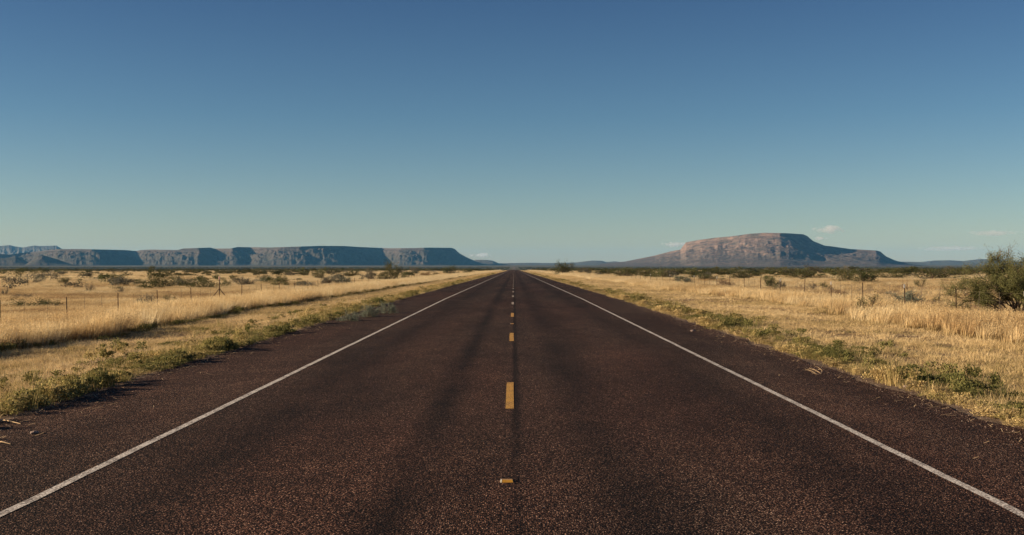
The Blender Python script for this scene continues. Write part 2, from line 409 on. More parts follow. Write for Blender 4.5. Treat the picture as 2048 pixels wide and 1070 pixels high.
def scatter(name, sources, P, scale, rotz, tone, kindi, label, cat, group=None, tilt=None):
    col = bpy.data.collections.new(name + '_sources')
    for s in sources: col.objects.link(s)
    me = bpy.data.meshes.new(name); me.vertices.add(len(P)); me.vertices.foreach_set('co', np.asarray(P, np.float32).ravel())
    def at_(nm, ty, arr, fld):
        a = me.attributes.new(nm, ty, 'POINT'); a.data.foreach_set(fld, np.asarray(arr).ravel())
    n = len(P)
    rot = np.zeros((n, 3), np.float32); rot[:, 2] = rotz
    if tilt is not None: rot[:, :2] = tilt
    at_('rot', 'FLOAT_VECTOR', rot, 'vector'); at_('scl', 'FLOAT_VECTOR', np.asarray(scale, np.float32), 'vector')
    at_('tone', 'FLOAT', np.asarray(tone, np.float32), 'value'); at_('pick', 'INT', np.asarray(kindi, np.int32), 'value')
    o = obj(name, me); tag(o, label, cat, group, 'stuff')
    ng = bpy.data.node_groups.new(name, 'GeometryNodeTree')
    ng.interface.new_socket('Geometry', in_out='INPUT', socket_type='NodeSocketGeometry'); ng.interface.new_socket('Geometry', in_out='OUTPUT', socket_type='NodeSocketGeometry')
    N = ng.nodes; gi = N.new('NodeGroupInput'); gout = N.new('NodeGroupOutput'); ip = N.new('GeometryNodeInstanceOnPoints')
    ci = N.new('GeometryNodeCollectionInfo'); ci.inputs[0].default_value = col; ci.inputs['Separate Children'].default_value = True; ci.inputs['Reset Children'].default_value = True
    def na(nm, ty):
        a = N.new('GeometryNodeInputNamedAttribute'); a.data_type = ty; a.inputs[0].default_value = nm; return a.outputs[0]
    L = ng.links.new
    L(gi.outputs[0], ip.inputs['Points']); L(ci.outputs[0], ip.inputs['Instance']); ip.inputs['Pick Instance'].default_value = True
    L(na('pick', 'INT'), ip.inputs['Instance Index']); L(na('rot', 'FLOAT_VECTOR'), ip.inputs['Rotation']); L(na('scl', 'FLOAT_VECTOR'), ip.inputs['Scale'])
    L(ip.outputs[0], gout.inputs[0])
    md = o.modifiers.new('scatter', 'NODES'); md.node_group = ng
    return o

def sample(y0, y1, dens, xmin=None, xmax=None, margin=4.0):
    """random points per m2 inside what the camera (and one a step to its side) can see"""
    k = .475; n = int(dens * ((k * (y0 + y1) + 2 * margin) * (y1 - y0)))
    y = rng.uniform(y0, y1, int(n * 1.6)); half = k * y + margin; hm = k * y1 + margin
    x = rng.uniform(-hm, hm, len(y)); m = np.abs(x) < half
    keep = min(1.0, n / max(1, m.sum())); m &= rng.random(len(y)) < 1.0
    m &= rng.random(len(y)) < dens * (2 * hm) * (y1 - y0) / len(y)
    if xmin is not None: m &= x > xmin
    if xmax is not None: m &= x < xmax
    return x[m], y[m]
def bands(bs, f):
    X = []; Y = []; D = []
    for y0, y1, dens, s in bs:
        x, y = sample(y0, y1, dens); p = f(x, y); m = rng.random(len(x)) < p
        X.append(x[m]); Y.append(y[m]); D.append(np.full(m.sum(), s))
    return np.concatenate(X), np.concatenate(Y), np.concatenate(D)
def edgeL(y): return -13.3 + (fbm(y / 6, y * 0 + 4, 70) - .5) * 1.6 + (fbm(y / 1.3, y * 0 + 4, 72) - .5) * .9
def edgeR(y): return 12.5 + (fbm(y / 8, y * 0 + 8, 71) - .5) * 2.4

# tall golden grass
def p_tall(x, y):
    l = smooth(0, .35, edgeL(y) - x); r = smooth(0, 1.6, x - edgeR(y))
    band = np.where(x < 0, (x > -17.5), (x < 16.0))
    patch = smooth(.36, .54, fbm(x / 5, y / 11, 21))
    patch2 = smooth(.30, .5, fbm(x / 30, y / 60, 23))
    beyond = .12 + .88 * patch * patch2
    return (l + r) * np.where(band, .80 + .2 * patch, beyond)
x, y, lod = bands([(6, 40, 17, 0), (40, 80, 11, 0), (80, 150, 4.5, 1), (150, 300, 1.7, 2), (300, 700, .30, 3), (700, 1150, .07, 4)], p_tall)
z = ground(x, y)
band = np.where(x < 0, (x > -17.5), (x < 16.5))
hs = (.72 + .56 * fbm(x / 1.1, y / 1.6, 32)) * np.where(band, np.where(x < 0, .92, .70), .42) * (.75 + .5 * fbm(x / 3, y / 3, 31)) * rng.uniform(.8, 1.2, len(x))
ws = np.array([1.0, 1.7, 2.8, 5.0, 9.0])[lod.astype(int)]
hs = hs * np.array([1, 1, 1.05, 1.2, 1.3])[lod.astype(int)]
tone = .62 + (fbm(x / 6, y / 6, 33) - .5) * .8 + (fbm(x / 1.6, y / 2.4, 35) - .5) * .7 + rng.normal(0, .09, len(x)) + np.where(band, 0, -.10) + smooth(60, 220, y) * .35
tone += -.25 * smooth(.55, .7, fbm(x / 12, y / 20, 37)) * (~band)
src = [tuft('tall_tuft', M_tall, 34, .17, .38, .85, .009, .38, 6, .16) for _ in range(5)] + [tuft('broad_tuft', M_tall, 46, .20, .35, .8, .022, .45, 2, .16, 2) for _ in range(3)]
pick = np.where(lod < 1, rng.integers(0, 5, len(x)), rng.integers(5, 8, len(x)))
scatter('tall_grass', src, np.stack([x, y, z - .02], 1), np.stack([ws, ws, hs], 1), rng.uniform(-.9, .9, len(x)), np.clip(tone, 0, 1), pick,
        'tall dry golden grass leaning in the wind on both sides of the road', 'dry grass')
print('tall', len(x))

# mown verge between pavement and tall grass
def p_short(x, y):
    l = (x < PL - .25) & (x > edgeL(y) - .8); r = (x > PR + .25) & (x < edgeR(y) + 2.0)
    rut = smooth(.32, .5, fbm(x / .7, y / 5, 41)) * (1 - .75 * (np.exp(-((x + 8.55) / .16) ** 2) + np.exp(-((x - 8.7) / .2) ** 2) * .6))
    return (l | r) * (.25 + .75 * rut)
x, y, lod = bands([(6, 30, 62, 0), (30, 60, 30, 1), (60, 130, 10, 2), (130, 320, 2.2, 3), (320, 900, .35, 4)], p_short)
z = ground(x, y)
ws = np.array([1.0, 1.35, 2.2, 4.5, 9])[lod.astype(int)]
hs = .52 * (.75 + .7 * fbm(x / 1.2, y / 1.2, 43)) * rng.uniform(.7, 1.35, len(x)) * np.array([1, 1, 1.1, 1.3, 1.5])[lod.astype(int)]
# little drifts where the grass was left longer
hs *= 1 + .7 * smooth(.56, .70, fbm(x / 1.0, y / .7, 45))
edge = np.where(x < 0, np.abs(x - PL), np.abs(x - PR))
tone = .66 + (fbm(x / 2.2, y / 2.2, 47) - .5) * .9 + rng.normal(0, .10, len(x)) - .22 * np.exp(-(edge / 1.3)) + smooth(60, 200, y) * .1
src = [tuft('short_tuft', M_short, 26, .11, .06, .19, .007, .9, 0, .1, 2) for _ in range(6)]
scatter('mown_grass', src, np.stack([x, y, z - .01], 1), np.stack([ws, ws, hs], 1), rng.uniform(0, 6.28, len(x)), np.clip(tone, 0, 1), rng.integers(0, 6, len(x)),
        'short mown straw coloured grass on the verges beside the pavement', 'grass')
print('short', len(x))

# green weeds along the pavement edges, and at the foot of the left tall grass
def p_weed(x, y):
    dl = PL - .10 - x; dr = x - PR - .12
    wl = np.where(dl > 0, np.exp(-dl / .75), 0); wr = np.where(dr > 0, np.exp(-(dr / 1.25) ** 2), 0)
    n1 = smooth(.40, .56, fbm(x / .9, y / 1.4, 51)); n2 = smooth(.46, .60, fbm(x / 1.1, y / 1.5, 53))
    foot = np.exp(-((x - edgeL(y) - .05) / .30) ** 2) * .35
    return np.clip(wl * (.35 + .65 * n1) + wr * (.16 + .84 * n2) * (1 - .5 * np.exp(-dr / .3)) + foot, 0, 1)
x, y, lod = bands([(6, 30, 70, 0), (30, 70, 34, 1), (70, 160, 8, 2), (160, 400, 1.4, 3)], p_weed)
z = ground(x, y)
ws = np.array([1.0, 1.3, 2.0, 3.5])[lod.astype(int)]
nz = fbm(x / .9, y / 1.2, 57)
hs = (.55 + .9 * smooth(.35, .7, nz)) * rng.uniform(.6, 1.3, len(x)) * np.where(x > 0, .85, .95)
tone = np.where(x > 0, .40, .50) + (fbm(x / 1.4, y / 2, 59) - .5) * 1.1 + rng.normal(0, .12, len(x)) + smooth(25, 90, y) * .22
tone = np.where(np.abs(x - edgeL(y)) < .8, .42, tone)
tone = np.where((x > 0) & (x < PR + .45), tone + .4, tone)
src = [tuft('weed_tuft', M_weed, 32, .11, .10, .30, .008, .55, 0, .05, 3) for _ in range(5)] + [bush_tuft('weed_clump', M_weed, 150, .26, .20, .035) for _ in range(3)]
scatter('verge_weeds', src, np.stack([x, y, z - .01], 1), np.stack([ws, ws, hs], 1), rng.uniform(0, 6.28, len(x)), np.clip(tone, .28, 1),
        np.where(rng.random(len(x)) < .997, rng.integers(0, 5, len(x)), rng.integers(5, 8, len(x))),
        'low green and yellow weeds fringing both edges of the pavement', 'weeds')
print('weed', len(x))

# dry litter on the shoulders: thin straws
V = []; Fc = []
def straw(x, y, L, a, w=.006):
    z0 = float(zroad(x, y)) + .006; b = len(V); dx, dy = math.cos(a), math.sin(a)
    V.extend([(x - dy * w, y + dx * w, z0), (x + dy * w, y - dx * w, z0), (x + dx * L + dy * w, y + dy * L - dx * w, z0 + .015), (x + dx * L - dy * w, y + dy * L + dx * w, z0 + .015)])
    Fc.append((b, b + 1, b + 2, b + 3))
for _ in range(900):
    y_ = 6 + 50 * random.random() ** 1.5; s = random.choice((-1, 1)); e = random.expovariate(3.0)
    x_ = (PL + .05 + e) if s < 0 else (PR - .05 - e * .7)
    straw(x_, y_, random.uniform(.04, .16), random.uniform(0, 6.28), .004)
tag(obj('straw_litter', mesh('straw_litter', V, Fc, M_stick)), 'scattered bits of pale dry straw along the pavement edges', 'litter', kind='stuff')

# loose gravel along the broken pavement edges
V = []; Fc = []
for _ in range(5200):
    y_ = 6 + 60 * random.random() ** 1.6; sgn = random.choice((-1, 1)); e = random.gauss(0, .22)
    x_ = (PL + .12 + e) if sgn < 0 else (PR - .12 + e); q = random.uniform(.005, .015) * (1 + .6 * (random.random() < .03))
    z_ = max(float(zroad(x_, y_)), G(x_, y_)) if abs(x_) < 6.3 else G(x_, y_)
    b = len(V); a = random.uniform(0, 6.28)
    for k in range(4): V.append((x_ + math.cos(a + k * 1.57) * q * random.uniform(.7, 1.3), y_ + math.sin(a + k * 1.57) * q * random.uniform(.7, 1.3), z_ - .002))
    V.append((x_, y_, z_ + q * random.uniform(.6, 1.0)))
    Fc += [(b + k, b + (k + 1) % 4, b + 4) for k in range(4)]
gv = NT('gravel', .9, .1); gi = gv.n.new('ShaderNodeNewGeometry').outputs['Random Per Island']
gv.base(gv.ramp(gi, [(0, (.05, .035, .028)), (.6, (.13, .09, .07)), (.9, (.18, .13, .105)), (1, (.28, .22, .18))]))
tag(obj('gravel', mesh('gravel', V, Fc, gv.m)), 'loose reddish gravel along the crumbling pavement edges', 'gravel', kind='stuff')

# far scrub belt
def p_scrub(x, y):
    r = np.hypot(x, y); n = fbm(x / 60, y / 150, 61); c = np.abs(x) > np.maximum(16, 24 - .0 * y)
    right = np.where(x > 0, 1.0, 0.0)
    near = smooth(.56 - .10 * right, .66 - .08 * right, n) * smooth(180, 500, r) * (.35 + .65 * right)
    return c * np.clip(near + smooth(900, 1250, r), 0, 1)
x, y, lod = bands([(200, 330, .050, 0), (330, 700, .024, 0), (700, 1000, .020, 1), (1000, 1600, .0135, 2), (1600, 2200, .004, 2), (3500, 6500, .0009, 3)], p_scrub)
z = ground(x, y)
s = rng.uniform(1.6, 3.6, len(x)) * np.array([.8, .9, 1.1, 2.0])[lod.astype(int)]
hs = s * rng.uniform(.55, .9, len(x)) * .75
tone = rng.uniform(0, 1, len(x))
src = [bush_tuft('scrub_clump', M_far, 260, 1.3, 1.0, .14) for _ in range(5)]
scatter('far_scrub', src, np.stack([x, y, z], 1), np.stack([s, s, hs], 1), rng.uniform(0, 6.28, len(x)), tone, rng.integers(0, 5, len(x)),
        'dark belt of scrub along the horizon below the mesas', 'scrub')
print('scrub', len(x))

# ------------------------------------------------------------------ shrubs
def limb_path(p, d, L, n, wob, up=.0):
    pts = [Vector(p)]; d = Vector(d).normalized()
    for i in range(n):
        d = (d + Vector((random.gauss(0, wob), random.gauss(0, wob), random.gauss(0, wob) + up))).normalized(); pts.append(pts[-1] + d * L / n)
    return pts
def shrub_meshes(seed, nst, nleaf, leaf, openness=.2, upright=.6):
    """unit shrub: about 1 wide, 0.62 high; returns stems mesh (no material) and foliage arrays"""
    random.seed(seed); mb = MB(); anchors = []
    lean = (random.uniform(-.2, .2), random.uniform(-.2, .2))
    for i in range(nst):
        a = 2 * math.pi * (i + random.random()) / nst; el = random.uniform(.15, 1.35)
        d = Vector((math.cos(a) * math.cos(el) + lean[0], math.sin(a) * math.cos(el) + lean[1], math.sin(el) * upright + .12))
        L = random.uniform(.30, .62) * (.85 + .3 * math.sin(el))
        pts = limb_path((random.uniform(-.05, .05), random.uniform(-.05, .05), -.02), d, L, 5, .16, .05)
        mb.tube(pts, [.012, .010, .008, .006, .004, .002], 4)
        for k in range(3):
            j = random.randint(2, 4); q = limb_path(pts[j], (pts[j] - pts[j - 1]).normalized() + Vector((random.gauss(0, .7), random.gauss(0, .7), random.gauss(.2, .4))), random.uniform(.08, .22), 3, .2)
            mb.tube(q, [.005, .004, .003, .0015], 3); anchors += [(q[2], .055), (q[3], .07)]
        anchors += [(pts[4], .06), (pts[5], .075)]
        if random.random() > openness: anchors.append((pts[3], .07))
    V = []; Fc = []
    for i in range(nleaf):
        c, r = random.choice(anchors)
        v = Vector((random.gauss(0, 1), random.gauss(0, 1), random.gauss(0, 1))) * r * .6
        p = c + v; p.z = abs(p.z)
        d = (v.normalized() * .5 + Vector((random.gauss(0, 1), random.gauss(0, 1), random.gauss(.4, 1))).normalized()).normalized() * leaf * random.uniform(.6, 1.4)
        u = d.orthogonal().normalized(); u = (u * math.cos(i) + d.normalized().cross(u) * math.sin(i)) * leaf * .32
        b = len(V); V += [p, p + d * .5 + u, p + d, p + d * .5 - u]; Fc.append((b, b + 1, b + 2, b + 3))
    return mb, (V, Fc)
VARI = {}
def shrub_var(kind, i, style='dense'):
    key = (kind, i, style)
    if key not in VARI:
        if style == 'dense': mb, lf = shrub_meshes(100 + i, 22, 2600, .030, .1)
        elif style == 'open': mb, lf = shrub_meshes(200 + i, 15, 1000, .030, .8, .8)
        elif style == 'low': mb, lf = shrub_meshes(300 + i, 26, 2400, .032, .1, .3)
        else: mb, lf = shrub_meshes(400 + i, 12, 520, .055, .3)
        random.seed(1000 + i)
        VARI[key] = (mb.me('stems', M_bark), mesh('foliage', lf[0], lf[1], M_shrub[kind]))
    return VARI[key]
SH_N = 0
def shrub(px, py, w, h, kind, label, style='dense', cat='shrub', name='desert_shrub', group='desert shrubs on the grassy plain', xy=None, deep=None):
    """w, h in metres-from-photo: given in photo pixels and turned into real size at the bush's own distance"""
    global SH_N; SH_N += 1
    X, Y = xy if xy else at(px, py)
    s = Y / F
    W_, H_ = w * s * 1.18, h * s * 1.38
    e = empty(name, (X, Y, G(X, Y) - .03), random.Random(SH_N).uniform(0, 6.28))
    st, fo = shrub_var(kind, SH_N % 3, style)
    zt = .62 if style != 'low' else .42
    sc = (W_ / .98, W_ / .98, H_ / zt)
    a = obj('stems', st, e); a.scale = sc; b = obj('foliage', fo, e); b.scale = sc
    tag(e, label, cat, group); return e
# px centre, base py, width, height, kind, style, label.  py of the base as the grass lets it be seen
SHRUBS = [
 # left plain
 (60, 569, 50, 19, 'sage', 'open', 'grey-green open shrub nearest the left edge of the photo, below the first mesa foot'),
 (129, 568, 26, 13, 'olive', 'dense', 'small rounded olive shrub to the right of the grey-green shrub near the left edge'),
 (166, 553, 16, 5, 'green', 'low', 'tiny flat dark shrub far back above the round bush with bare twigs'),
 (177, 586, 19, 21, 'grey', 'open', 'lone round upright twiggy bush standing in golden grass behind the left fence'),
 (235, 572, 36, 23, 'green', 'dense', 'tall green shrub behind the fence post with the smaller grey bush in front'),
 (240, 588, 17, 14, 'grey', 'dense', 'small grey bush just above a left fence post, in front of the tall green shrub'),
 (58, 619, 84, 15, 'green', 'low', 'long low dark green thicket, its shadow shaped in as foliage, in a hollow behind the left fence'),  # foliage fills both the low bush and the shadow beside it
 (105, 617, 50, 11, 'olive', 'low', 'low olive growth running on from the dark thicket in the hollow'),
 (40, 598, 44, 7, 'grey', 'low', 'thin greyish growth above the dark thicket in the hollow'),
 (291, 615, 46, 23, 'grey', 'dense', 'purplish grey tangled bush with bare pale twigs close behind the left fence'),
 (341, 607, 34, 15, 'olive', 'dense', 'olive bush close behind the fence, right of the purplish grey tangled bush'),
 (280, 571, 24, 9, 'olive', 'low', 'small low shrub at the left end of the big olive clump'),
 (316, 578, 54, 26, 'olive', 'dense', 'broad olive clump standing highest in the middle of the left plain'),
 (366, 574, 46, 17, 'grey', 'dense', 'grey-brown bush between the broad olive clump and the flat topped bush'),
 (405, 579, 46, 16, 'olive', 'low', 'flat topped olive bush left of the braced fence post'),
 (453, 572, 20, 11, 'green', 'dense', 'small dark green bush directly behind the braced fence post'),
 (489, 574, 38, 18, 'grey', 'dense', 'grey-brown bush just right of the braced fence post'),
 (446, 547, 34, 5, 'olive', 'low', 'very low shrub far back beyond the braced fence post'),
 (528, 567, 28, 13, 'sage', 'dense', 'sage green bush starting the line of bushes right of the braced post'),
 (556, 568, 32, 12, 'olive', 'low', 'low bush at the right end of the sage green line of bushes'),
 (512, 552, 14, 11, 'olive', 'dense', 'tiny upright bush alone on the pale far grass of the left plain'),
 (579, 552, 22, 7, 'grey', 'low', 'flat little bush on the pale far grass, left of the paired bushes'),
 (604, 576, 30, 13, 'grey', 'dense', 'grey bush behind the far left fence posts where they cluster'),
 (612, 552, 12, 6, 'olive', 'low', 'dot-like bush beside the flat little bush on the pale far grass'),
 (637, 559, 28, 14, 'olive', 'dense', 'olive bush topping the cluster left of the big round tree bush'),
 (652, 570, 28, 15, 'grey', 'dense', 'brown-grey bush in front of the olive one in the cluster'),
 (686, 568, 36, 15, 'sage', 'dense', 'sage coloured bush at the right of the grey and olive cluster'),
 (703, 553, 30, 9, 'olive', 'low', 'low olive bush behind the sage coloured bush'),
 (740, 561, 20, 22, 'grey', 'dense', 'narrow upright bush just left of the big round olive bush'),
 (762, 562, 26, 12, 'olive', 'dense', 'small bush touching the left foot of the big round olive bush'),
 (785, 562, 44, 33, 'olive', 'dense', 'big round olive bush, the tallest on the left plain near the road'),
 (828, 549, 20, 10, 'grey', 'low', 'low bush right of the big round olive bush'),
 (852, 553, 18, 7, 'straw', 'low', 'straw coloured low bush between the big round bush and the road'),
 (899, 548, 34, 14, 'green', 'dense', 'green bush far along the left side of the road'),
 (936, 548, 24, 10, 'green', 'dense', 'dark little bush close to the left side of the road near its vanishing end'),
 (19, 565, 26, 6, 'red', 'low', 'rusty low growth at the far left edge of the photo'),
 (8, 594, 18, 14, 'grey', 'dense', 'greyish bush cut by the left edge of the photo'),
 # right plain
 (1126, 549, 42, 23, 'green', 'dense', 'dark round bush standing alone nearest the right side of the road'),
 (1168, 546, 30, 7, 'olive', 'low', 'low olive growth just right of the dark round roadside bush'),
 (1246, 554, 52, 16, 'green', 'dense', 'green bush at the left end of the long hedge-like row on the right plain'),
 (1292, 555, 44, 17, 'olive', 'dense', 'olive bush in the middle of the long hedge-like row'),
 (1326, 557, 34, 19, 'green', 'dense', 'dark green bush at the right end of the long hedge-like row'),
 (1366, 570, 46, 17, 'sage', 'dense', 'sage coloured bush below and right of the long row, left of the white tipped posts'),
 (1410, 562, 44, 14, 'green', 'dense', 'dark flat bush joining the sage coloured bush on its right'),
 (1449, 572, 32, 13, 'red', 'dense', 'purplish brown bush behind a white tipped post, right of the dark flat bush'),
 (1484, 560, 64, 16, 'olive', 'dense', 'wide olive bush above the purplish brown bush'),
 (1540, 577, 38, 25, 'green', 'dense', 'compact dark green bush below the foot of the great mesa'),
 (1562, 578, 20, 17, 'grey', 'dense', 'blackish small bush at the right shoulder of the compact green bush'),
 (1602, 558, 92, 16, 'olive', 'dense', 'long flat olive bush under the right slope of the great mesa'),
 (1626, 577, 26, 12, 'grey', 'open', 'thin grey bush in grass right of the blackish small bush'),
 (1648, 577, 22, 13, 'olive', 'dense', 'small olive bush beside the thin grey bush'),
 (1690, 566, 44, 24, 'olive', 'dense', 'olive left half of the large double bush under the mesa tail'),
 (1728, 568, 58, 26, 'green', 'dense', 'green right half of the large double bush under the mesa tail'),
 (1681, 591, 38, 7, 'red', 'low', 'low rusty brown growth in a dark streak below the large double bush'),
 (1785, 558, 54, 10, 'olive', 'low', 'low olive strip of bush right of the large double bush'),
 (1863, 559, 74, 14, 'olive', 'low', 'long low bush between the olive strip and the mesquite tree'),
 (1840, 574, 34, 14, 'green', 'open', 'small spiky green bush under the long low bush'),
 (1810, 582, 14, 19, 'red', 'open', 'thin pinkish stalky plant rising above the wide green bush'),
 (1816, 608, 64, 25, 'sage', 'dense', 'wide grey-green bush behind the right fence between two white tipped posts'),
 (1778, 606, 24, 10, 'grey', 'dense', 'little grey bush at the left foot of the wide grey-green bush'),
 (1872, 606, 20, 13, 'olive', 'dense', 'little dark bush to the left of the nearest white tipped post'),
 (1858, 617, 28, 14, 'red', 'open', 'reddish twiggy bush in front of the little dark bush'),
 (1931, 571, 20, 7, 'grey', 'low', 'low grey bush at the left tip of the mesquite branches'),
 (1958, 625, 34, 21, 'red', 'open', 'reddish brown twiggy bush between the nearest white tipped post and the mesquite'),
 (1920, 552, 50, 9, 'olive', 'low', 'low olive bush far behind the left branches of the mesquite'),
]
for (px, py, w, h, k, st, lb) in SHRUBS: shrub(px, py, w, h, k, lb, st)
# bush standing in the tall grass on the road side of the right fence
shrub(0, 0, 56, 40, 'olive', 'open twiggy bush standing in tall grass in front of the right fence', 'open', xy=(13.7, 43.5))
# sage clumps on the left pavement edge
for xx, yy, ww, hh, lb in ((-4.75, 42.3, 40, 22, 'silver-green sage clump, farthest of three by the left pavement edge'),
                           (-5.05, 39.2, 46, 26, 'silver-green sage clump in the middle of three by the left pavement edge'),
                           (-5.35, 36.4, 46, 22, 'pale sage clump nearest the camera of three by the left pavement edge')):
    shrub(0, 0, ww, hh, 'sage', lb, 'dense', 'sage bush', 'sage_bush', 'sage clumps on the left pavement edge', xy=(xx, yy))
# small bushes far over the plain that nothing tells apart
rr = random.Random(5); far_me = []
for i in range(5):
    random.seed(500 + i)
    far_me.append([bush_tuft('plain_bush', M_shrub[k], 420, 1.0, .75, .075).data for k in ('olive', 'green', 'grey')])
nf = 0
while nf < 295:
    Y = 110 + 510 * rr.random() ** 1.2; X = rr.uniform(-.47, .47) * Y
    if abs(X) < 21: continue
    if X < 0 and rr.random() < .5: continue
    if X > 0 and Y < 190 and rr.random() < .7: continue
    if vnoise(np.array([X / 22]), np.array([Y / 45]), 77)[0] < .45: continue
    o = obj('plain_bush', far_me[rr.randrange(5)][rr.choice((0, 0, 1, 2))])
    o.location = (X, Y, G(X, Y) - .05); s = rr.uniform(1.0, 3.0) * (1 + (Y > 300) * .6); o.scale = (s, s, s * rr.uniform(.5, .9)); o.rotation_euler = (0, 0, rr.uniform(0, 6.28))
    tag(o, 'small dark bush dotted over the distant golden plain', 'bush', 'small bushes over the distant plain'); nf += 1

# ------------------------------------------------------------------ mesquite tree on the right
random.seed(42)
TX, TY = 18.9, 42.0
tree = empty('mesquite_tree', (TX, TY, G(TX, TY) - .05), 0, (.87, .87, 1.13)); tag(tree, 'large dark green mesquite tree at the right edge, branches fanning low over the grass', 'tree')
mb = MB(); tw = []
def grow(p, d, L, r, depth):
    n = 5; pts = limb_path(p, d, L, n, .13, .03 if depth > 1 else .0)
    mb.tube(pts, [r * (1 - .5 * i / n) for i in range(n + 1)], 7 if depth < 2 else 4, False)
    if depth >= 4:
        tw.extend(pts[1:]); return
    if depth >= 2: tw.extend(pts[3:])
    for k in range(3 if depth else 3):
        j = random.randint(2, n); dd = (pts[j] - pts[j - 1]).normalized() + Vector((random.gauss(0, .55), random.gauss(0, .55), random.gauss(.10, .38)))
        grow(pts[j], dd, L * random.uniform(.55, .8), r * .55, depth + 1)
for a, el, L in ((178, .60, 1.35), (165, .85, 1.15), (200, .72, 1.3), (188, 1.0, 1.25), (150, 1.15, 1.0), (90, .9, 1.0), (20, .5, 1.15), (0, .85, 1.1), (-30, 1.1, 1.0), (-80, .7, .95), (240, 1.2, 1.0), (40, 1.2, 1.0), (190, .9, 1.1)):
    a = R(a + random.uniform(-8, 8)); grow((random.uniform(-.1, .1), random.uniform(-.1, .1), 0), (math.cos(a) * math.cos(el), math.sin(a) * math.cos(el), math.sin(el)), L, .045, 0)
obj('trunk', mb.me('trunk', M_bark), tree)
V = []; Fc = []
tw = [p for p in tw if p.z > .12 and (p.z < 2.2 or random.random() < .12)]
for i in range(95000):
    c = random.choice(tw); v = Vector((random.gauss(0, .085), random.gauss(0, .085), random.gauss(0, .07))); p = c + v
    d = Vector((random.gauss(0, 1), random.gauss(0, 1), random.gauss(-.2, .8))).normalized() * random.uniform(.03, .065); u = d.orthogonal().normalized() * .010
    b = len(V); V += [p, p + d * .5 + u, p + d, p + d * .5 - u]; Fc.append((b, b + 1, b + 2, b + 3))
obj('crown', mesh('crown', V, Fc, leafy('mesquite_foliage', [(0, (.082, .088, .032)), (1, (.150, .148, .058))], .35, tone=None)), tree)

# ------------------------------------------------------------------ fences
def tpost_mesh(h, nm='post', m=M_rust):
    mb = MB(); mb.box((0, 0, h / 2), (.019, .004, h / 2)); mb.box((0, .017, h / 2), (.0035, .0125, h / 2))
    for k in range(int(h / .06)): mb.box((0, -.008, .05 + k * .06), (.006, .0035, .008))
    return mb.me(nm, m)
def fence(name, X, Y0, n, step, h, label, tips=(), skip=()):
    f = empty(name, (X, Y0, G(X, Y0))); z0 = G(X, Y0); tag(f, label, 'fence')
    pm = tpost_mesh(h); tm = MB(); tm.box((0, 0, 0), (.027, .0075, .085)); tm = tm.me('tip', M_tip)
    dm = MB(); dm.tube([(0, 0, .1), (.004, 0, h * .92)], .006, 4); dm = dm.me('dropper', M_wire)
    rr = random.Random(int(X * 10)); tops = []
    for i in range(n):
        y = Y0 + i * step; z = G(X, y) - z0; off = rr.uniform(-.05, .05); dh = rr.uniform(-.05, .05)
        tops.append((off, y - Y0, z + dh))
        if i in skip: continue
        p = obj('post', pm, f); p.location = (off, y - Y0, z + dh - .02); p.rotation_euler = (rr.uniform(-.03, .03), rr.uniform(-.04, .04), R(90) * 0)
        if i in tips:
            t = obj('tip', tm, p); t.location = (0, .0, h - .08); p['label'] = 'fence post with white painted tip'
        if i < n - 1 and i < 14:
            for q in (.33, .67):
                d = obj('dropper', dm, f); yy = Y0 + (i + q) * step; d.location = (off, yy - Y0, G(X, yy) - z0)
                d.rotation_euler = (rr.uniform(-.05, .05), rr.uniform(-.06, .06), 0)
    for k in range(4):
        mb = MB(); zz = h * (.25 + .22 * k); pts = []
        for i in range(n):
            o_, yy, z = tops[i]; pts.append((o_ - .027, yy, z + zz))
            if i < n - 1: o2, y2, z2 = tops[i + 1]; pts.append(((o_ + o2) / 2 - .027, (yy + y2) / 2, (z + z2) / 2 + zz - .02))
        mb.tube(pts, .0016, 3); obj('wire', mb.me('wire', M_wire), f)
    return f, z0
# left: post i stands 17 m off, 5.5 m apart, the fifth seen is the braced one
LF, lz = fence('wire_fence', -17.0, 31.6, 36, 5.5, 1.25, 'rusty steel post and wire fence through the golden grass left of the road', skip=(6,))
yb = 31.6 + 6 * 5.5; zb = G(-17, yb) - lz
mb = MB(); mb.tube([(0, 0, 0), (0, 0, 1.62)], .028, 8); cp = obj('corner_post', mb.me('corner_post', M_rust), LF); cp.location = (0, yb - 31.6, zb)
cp['label'] = 'thick rusty corner post with two splayed braces'
for s in (-1, 1):
    mb = MB(); mb.tube([(0, 0, 1.10), (s * .80, s * .25, 0)], .022, 8); obj('brace', mb.me('brace', M_rust), cp)
mb = MB(); mb.tube([(0, 0, 1.62), (0, 0, 1.76), (0, 0, 1.80)], [.05, .045, .02], 8); obj('cap', mb.me('cap', plain('pinkish_cap', (.50, .30, .26))), cp)
fence('wire_fence', 16.5, 25.3 , 32, 5.5, 1.22, 'thin wire fence with white tipped posts through the grass right of the road', tips=(2, 4, 6, 8, 12, 14, 17, 20))

